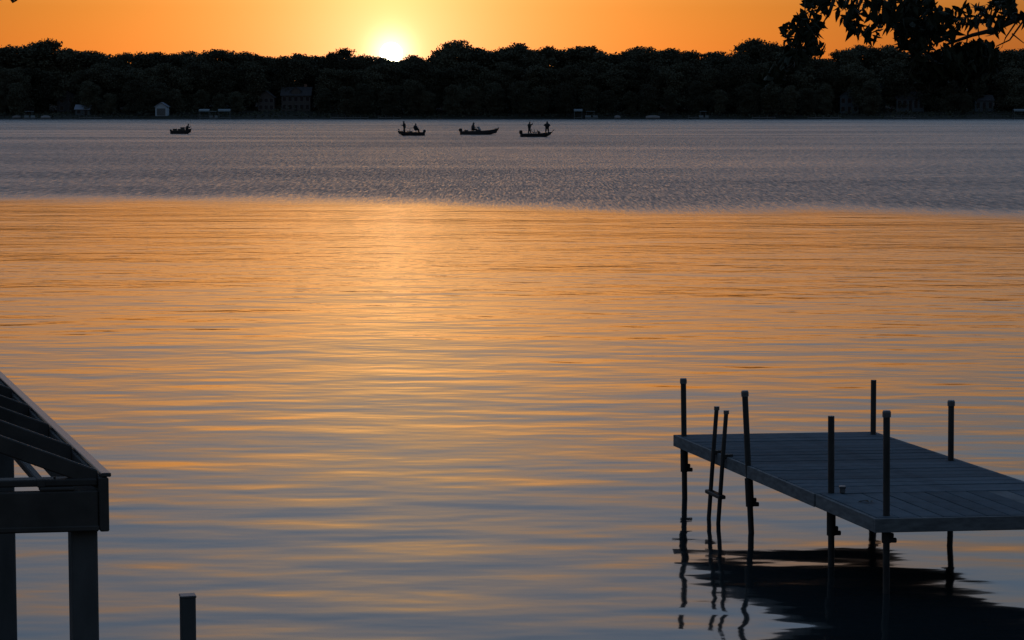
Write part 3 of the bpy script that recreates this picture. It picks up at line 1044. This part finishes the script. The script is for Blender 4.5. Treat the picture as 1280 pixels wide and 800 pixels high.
# ------------------------------------------------------------------ trees of the far shore
def far_tree_mesh(seed, slim):
    """unit tree: height 1, crown of leaf clumps from about .1 to 1"""
    r = np.random.default_rng(seed)
    lobes = []
    nl = 26
    for i in range(nl):
        h = .14 + .76 * (i + r.uniform(-.4, .4)) / (nl - 1)
        wd = slim * (1 - ((h - .5) / .62) ** 2) ** .5 if abs(h - .5) < .62 else .05
        a = r.uniform(0, 2 * pi)
        rad = wd * r.uniform(.35, .85)
        lobes.append((np.array([cos(a) * rad, sin(a) * rad, h]), r.uniform(.06, .16) * (.7 + slim)))
    lobes.append((np.array([r.uniform(-.04, .04), r.uniform(-.04, .04), .90]), .10))
    v, f = [], []
    for c, R in lobes:
        k = int(150 + 3200 * R)
        d = r.normal(size=(k, 3)); d /= np.linalg.norm(d, axis=1)[:, None]
        p = c + d * (R * r.uniform(.1, 1.0, size=(k, 1)) ** .5 * r.uniform(.75, 1.45, size=(k, 1))) * np.array([1.25, 1.25, .75])
        p[:, 2] = np.minimum(p[:, 2], 1.0 - r.uniform(0, .02, k))
        for q_ in p:
            s = r.uniform(.007, .022)
            u = r.normal(size=3); u /= np.linalg.norm(u)
            w_ = np.cross(u, r.normal(size=3)); w_ /= np.linalg.norm(w_)
            n0 = len(v)
            v += [q_ - u * s, q_ + w_ * s * .7, q_ + u * s * 1.1, q_ - w_ * s * .6]
            f.append((n0, n0 + 1, n0 + 2, n0 + 3))
    me = bpy.data.meshes.new('crown')
    me.from_pydata([tuple(q_) for q_ in v], [], f)
    me.materials.append(M['leaf_far'])
    q = MB()
    q.tube([(0, 0, -.06), (.004, 0, .2), (-.006, .004, .5), (.0, 0, .86)], [.020, .015, .010, .003], 7)
    for c, R in lobes[::2]:
        z0 = max(.12, c[2] - .18)
        q.tube([(0, 0, z0), (c[0] * .5, c[1] * .5, z0 + .09), (c[0], c[1], c[2])], [.007, .005, .002], 5)
    return me, q.mesh('trunk', M['bark'], smooth=True)


TREES = [far_tree_mesh(s, w_) for s, w_ in ((1, .24), (2, .20), (3, .27), (4, .17), (5, .22), (6, .30))]
GT = 'leafy trees of the wood along the far shore'
PROF = [(-260, 56), (-200, 50), (-120, 58), (-60, 54), (0, 52), (10, 55), (30, 55), (50, 51), (62, 48), (74, 58), (85, 58), (100, 65), (117, 59), (130, 60), (142, 66),
        (160, 66), (175, 63), (205, 64), (225, 60), (240, 63), (255, 66), (275, 59), (292, 58), (305, 63), (320, 66), (345, 68), (370, 66),
        (395, 65), (410, 66), (420, 61), (432, 60), (441, 70), (452, 64), (465, 64), (476, 71), (490, 74), (505, 72), (512, 67), (530, 67), (545, 63), (556, 57),
        (568, 50), (580, 55), (595, 55), (612, 58), (625, 58), (637, 53), (650, 53), (664, 62), (680, 57), (700, 60), (722, 56), (740, 57),
        (757, 62), (785, 63), (805, 58), (815, 54), (822, 60), (845, 60), (862, 59), (876, 69), (890, 61), (906, 67), (916, 66), (924, 55),
        (932, 48), (945, 48), (960, 51), (975, 53), (990, 60), (1015, 66), (1030, 72), (1042, 64), (1056, 57), (1075, 55), (1100, 55), (1120, 59),
        (1150, 62), (1180, 60), (1215, 62), (1250, 59), (1262, 62), (1275, 58), (1300, 58), (1380, 54), (1450, 60), (1540, 56)]
PX = [a for a, _ in PROF]; PY = [b_ for _, b_ in PROF]
rt = random.Random(11)
SPECIAL = {62: 'tall round crowned tree topping the wood at the cottage end',
           568: 'round crowned tree standing above the wood beside the rising sun',
           430: 'domed tree above the wood on the dormered house side of the sun',
           645: 'broad flat topped tree on the ridge beyond the bass boat',
           815: 'small upright tree top poking above an even stretch of wood',
           938: 'biggest domed tree of the wood, next to the hanging leaves'}


def far_tree(x, y, ztop, wfac, label, variant):
    g_ = ground_z(x, y)
    h = max(3.0, ztop - g_)
    r = empty('leafy_tree', (x, y, g_), rt.uniform(0, 6.28))
    r.scale = (h * wfac, h * wfac, h)
    tag(r, label, 'tree', GT)
    cm, tm = TREES[variant]
    link('crown', cm, r); link('trunk', tm, r)


COMMON_SKY = 'dark leafy tree of the ridge row of the far wood'
COMMON_BACK = 'dark leafy tree standing behind the ridge row of the far wood'
COMMON_MID = 'dark leafy tree halfway down the slope of the far wood'
COMMON_FRONT = 'low dark tree growing near the water of the far shore'
px = -130.0
while px < 1420:
    sp_px = next((k for k in SPECIAL if abs(px - k) < 6.5), None)
    cxp = sp_px if sp_px else px
    yy = 806 + rt.uniform(-8, 10)
    pyt = float(np.interp(cxp, PX, PY)) + (0 if sp_px else rt.uniform(0.0, 5.0))
    zt = HCAM + (YH - pyt) / FPX * yy
    far_tree((cxp - CX) / FPX * yy, yy, zt, rt.uniform(.85, 1.5) if not sp_px else 1.0, SPECIAL.pop(sp_px) if sp_px else COMMON_SKY, rt.randrange(6))
    px += 14.0


def blocked(x, y, rad):
    return any(y < hy + 1 and abs(x - hx) < w_ / 2 + rad for hx, hy, w_ in HOUSES)


for row, (y0, ztop0, ztop1, step, lab) in enumerate(((838, 17.5, 20.5, 29.0, COMMON_BACK), (788, 15.5, 19.0, 19.5, COMMON_MID), (773, 8.0, 13.0, 26.0, COMMON_FRONT))):
    px = -120.0
    while px < 1400:
        yy = y0 + rt.uniform(-3, 4)
        x = (px - CX) / FPX * yy
        zt = rt.uniform(ztop0, ztop1)
        if not blocked(x, yy, 1.5):
            far_tree(x, yy, zt, rt.uniform(.9, 1.25), lab, rt.choice((0, 2, 5, 4)))
        px += step * rt.uniform(.75, 1.25)

# undergrowth along the far bank
rg = np.random.default_rng(5)
v, f = [], []
for k in range(16000):
    x = rg.uniform(-210, 210)
    y = far_shore(x) + 1.5 + rg.uniform(0, 1) ** 1.5 * 45
    if any(hy - 9 < y < hy + 6 and abs(x - hx) < w_ / 2 + .6 for hx, hy, w_ in HOUSES): continue
    g_ = ground_z(x, y)
    hmax = .5 + 2.4 * (.5 + .5 * sin(x * .31 + 1.3 * sin(x * .11))) * min(1, (y - far_shore(x)) / 8)
    q_ = np.array([x, y, g_ + rg.uniform(0, hmax)])
    s = rg.uniform(.18, .42)
    u = rg.normal(size=3); u /= np.linalg.norm(u)
    w_ = np.cross(u, rg.normal(size=3)); w_ /= np.linalg.norm(w_)
    n0 = len(v)
    v += [q_ - u * s, q_ + w_ * s * .7, q_ + u * s, q_ - w_ * s * .7]
    f.append((n0, n0 + 1, n0 + 2, n0 + 3))
me = bpy.data.meshes.new('undergrowth'); me.from_pydata([tuple(a) for a in v], [], f); me.materials.append(M['shrub'])
tag(link('undergrowth', me), 'dark undergrowth covering the bank of the far shore', 'undergrowth', kind='stuff')


# ------------------------------------------------------------------ near trees whose branches hang into view
def leaf_geo():
    pts = [(-.5, 0, 0), (-.34, .13, .03), (-.08, .20, .045), (.24, .12, .03), (.62, 0, -.05), (.24, -.12, .03), (-.08, -.20, .045), (-.34, -.13, .03)]
    mid = [(-.3, 0, -.01), (-.05, 0, -.01), (.25, 0, -.015)]
    v_ = pts + mid
    f_ = [(0, 1, 8), (1, 2, 9, 8), (2, 3, 10, 9), (3, 4, 10), (4, 5, 10), (5, 6, 9, 10), (6, 7, 8, 9), (7, 0, 8)]
    return v_, f_


LV, LF = leaf_geo()
leaf_me = bpy.data.meshes.new('leaf'); leaf_me.from_pydata(LV, [], LF); leaf_me.materials.append(M['leaf_near'])


def leaf_matrix(p, size, r):
    # leaves droop: the tip points down and outward
    a = r.uniform(0, 2 * pi)
    tip = Vector((cos(a) * r.uniform(.2, 1), sin(a) * r.uniform(.2, 1), r.uniform(-1.3, .1))).normalized()
    sd = tip.cross(Vector((r.uniform(-1, 1), r.uniform(-1, 1), r.uniform(.2, 1)))).normalized()
    up_ = tip.cross(sd)
    m3 = Matrix((tip, sd, up_)).transposed().to_4x4()
    return Matrix.Translation(p) @ m3 @ Matrix.Scale(size, 4)


def near_tree(label, base, trunk, branches, blobs, extra, seed, n_single):
    r = random.Random(seed)
    root = empty('overhanging_tree', base)
    tag(root, label, 'tree')
    inv = Vector(base)
    q = MB(); q.tube([Vector(p) - inv for p, _ in trunk], [x for _, x in trunk], 14)
    q.build('trunk', M['bark'], root, smooth=True)
    for pts, r0, r1 in branches:
        q = MB(); k = len(pts)
        q.tube([Vector(p) - inv for p in pts], [.75 * (r0 + (r1 - r0) * i / (k - 1)) for i in range(k)], 7)
        q.build('branch', M['bark'], root, smooth=True)
    mats = []
    for (bx, by, rx, ry, cnt, d0, dd) in blobs:
        for _ in range(int(cnt * (1.1 if (1035 < bx < 1110 or bx > 1208 and by < 40) else 1.7))):
            while True:
                u, w_ = r.uniform(-1, 1), r.uniform(-1, 1)
                if u * u + w_ * w_ < 1: break
            p = at(bx + u * rx, by + w_ * ry, d=d0 + r.uniform(-dd, dd))
            mats.append(leaf_matrix(p - inv, r.uniform(.05, .092), r))
    r.shuffle(mats)
    big, rest = mats[:n_single], mats[n_single:]
    for (c, rad, cnt) in extra:                        # the rest of the crown, out of view
        for _ in range(cnt):
            d = Vector((r.gauss(0, 1), r.gauss(0, 1), r.gauss(0, 1))).normalized() * r.uniform(.3, 1) ** .5
            p = Vector(c) + Vector((d.x * rad[0], d.y * rad[1], d.z * rad[2]))
            rest.append(leaf_matrix(p - inv, r.uniform(.07, .12), r))
    v_, f_ = [], []
    for mm in rest:
        n0 = len(v_)
        v_ += [tuple(mm @ Vector(p)) for p in LV]
        f_ += [tuple(n0 + i for i in fc) for fc in LF]
    me = bpy.data.meshes.new('crown'); me.from_pydata(v_, [], f_); me.materials.append(M['leaf_near'])
    c = link('crown', me, root); c['kind'] = 'stuff'
    for mm in big:
        o = link('leaf', leaf_me, root); o.matrix_basis = mm


D0 = 13.0
B = lambda x, y, d=D0: at(x, y, d=d)
tb = Vector((5.4, 11.5, 0)); tb.z = ground_z(tb.x, tb.y) - .1
hub = Vector((4.6, 12.6, 6.7))
branches = [
    ([(5.35, 11.5, 4.6), (4.9, 12.2, 6.2), hub, B(1180, -130), B(1110, -90)], .09, .02),
    ([hub, B(1330, -60), B(1285, 18), B(1240, 38), B(1215, 44), B(1185, 55), B(1160, 85)], .03, .006),
    ([B(1285, 18), B(1262, 50), B(1245, 58)], .008, .004),
    ([B(1270, 28), B(1257, 47), B(1252, 60)], .007, .003),
    ([B(1265, 42), B(1280, 54)], .006, .003),
    ([B(1222, 30), B(1224, 48), B(1236, 54)], .006, .003),
    ([B(1110, -90), B(1060, -40), B(1044, -5), B(1036, 18), B(1026, 33), B(1020, 50), B(1012, 66), B(990, 80), B(965, 98)], .018, .005),
    ([B(1180, -130), B(1150, -40), B(1140, 30), B(1146, 70), B(1142, 105)], .022, .006),
    ([B(1110, -90), B(1085, -30), B(1072, 15), B(1068, 45)], .012, .004),
    ([hub, B(1320, -90), B(1260, -20), B(1210, 40), B(1205, 80)], .02, .005),
    ([(5.4, 11.5, 5.6), (6.4, 10.6, 7.8), (7.6, 10.2, 9.2)], .08, .03),
    ([(5.4, 11.5, 6.4), (5.0, 12.4, 8.2), (4.4, 13.0, 9.6)], .07, .02),
]
blobs = [(1022, 4, 16, 14, 34), (1008, 32, 20, 16, 60), (1000, 58, 19, 13, 50), (984, 44, 8, 13, 9), (1022, 60, 9, 9, 12), (992, 76, 14, 10, 20), (972, 92, 13, 10, 26),
         (952, 104, 9, 8, 12), (1047, 5, 4, 6, 4), (1056, 16, 10, 16, 16), (1074, 28, 20, 18, 40), (1082, 6, 24, 12, 30), (1104, 20, 18, 20, 40), (1090, 42, 12, 10, 12),
         (1140, 14, 36, 26, 170), (1146, 44, 26, 22, 110), (1182, 34, 18, 20, 45), (1145, 84, 9, 26, 60), (1166, 96, 20, 12, 60),
         (1205, 78, 44, 22, 230), (1226, 62, 20, 10, 45), (1207, 90, 16, 22, 60), (1214, 20, 20, 14, 42), (1240, 32, 15, 12, 26), (1252, 14, 20, 16, 52), (1274, 22, 10, 10, 12), (1262, 4, 10, 10, 12)]
blobs = [bq + (D0, .35) for bq in blobs]
near_tree('large leafy tree whose drooping leafy branches hang over the lake beyond the dock', tb,
          [((5.4, 11.5, tb.z), .26), ((5.38, 11.5, 3.0), .20), ((5.35, 11.5, 4.6), .17), ((5.4, 11.5, 6.4), .12), ((5.6, 11.3, 9.5), .05)],
          branches, blobs, [((5.6, 11.5, 9.2), (3.0, 2.4, 2.0), 2600), ((7.2, 10.6, 7.2), (1.8, 1.8, 1.4), 900)], 21, 290)

tl = Vector((-5.2, 11.0, 0)); tl.z = ground_z(tl.x, tl.y) - .1
near_tree('slim tree with one thin twig curling down above the timber shelter', tl,
          [((-5.2, 11, tl.z), .12), ((-5.15, 11, 4.0), .09), ((-5.2, 11, 6.5), .05), ((-5.2, 11.1, 8.5), .02)],
          [([(-5.17, 11, 4.8), (-4.4, 11.6, 6.2), (-3.2, 12.4, 6.3), B(8, -22, 12.6), B(13, -4, 12.6), B(16.5, 2.2, 12.6), B(20, 0, 12.6), B(25, -4, 12.6)], .03, .005)],
          [(22, -14, 8, 5, 5, 12.6, .1)], [((-5.2, 11.1, 7.8), (1.6, 1.4, 1.5), 700)], 5, 3)
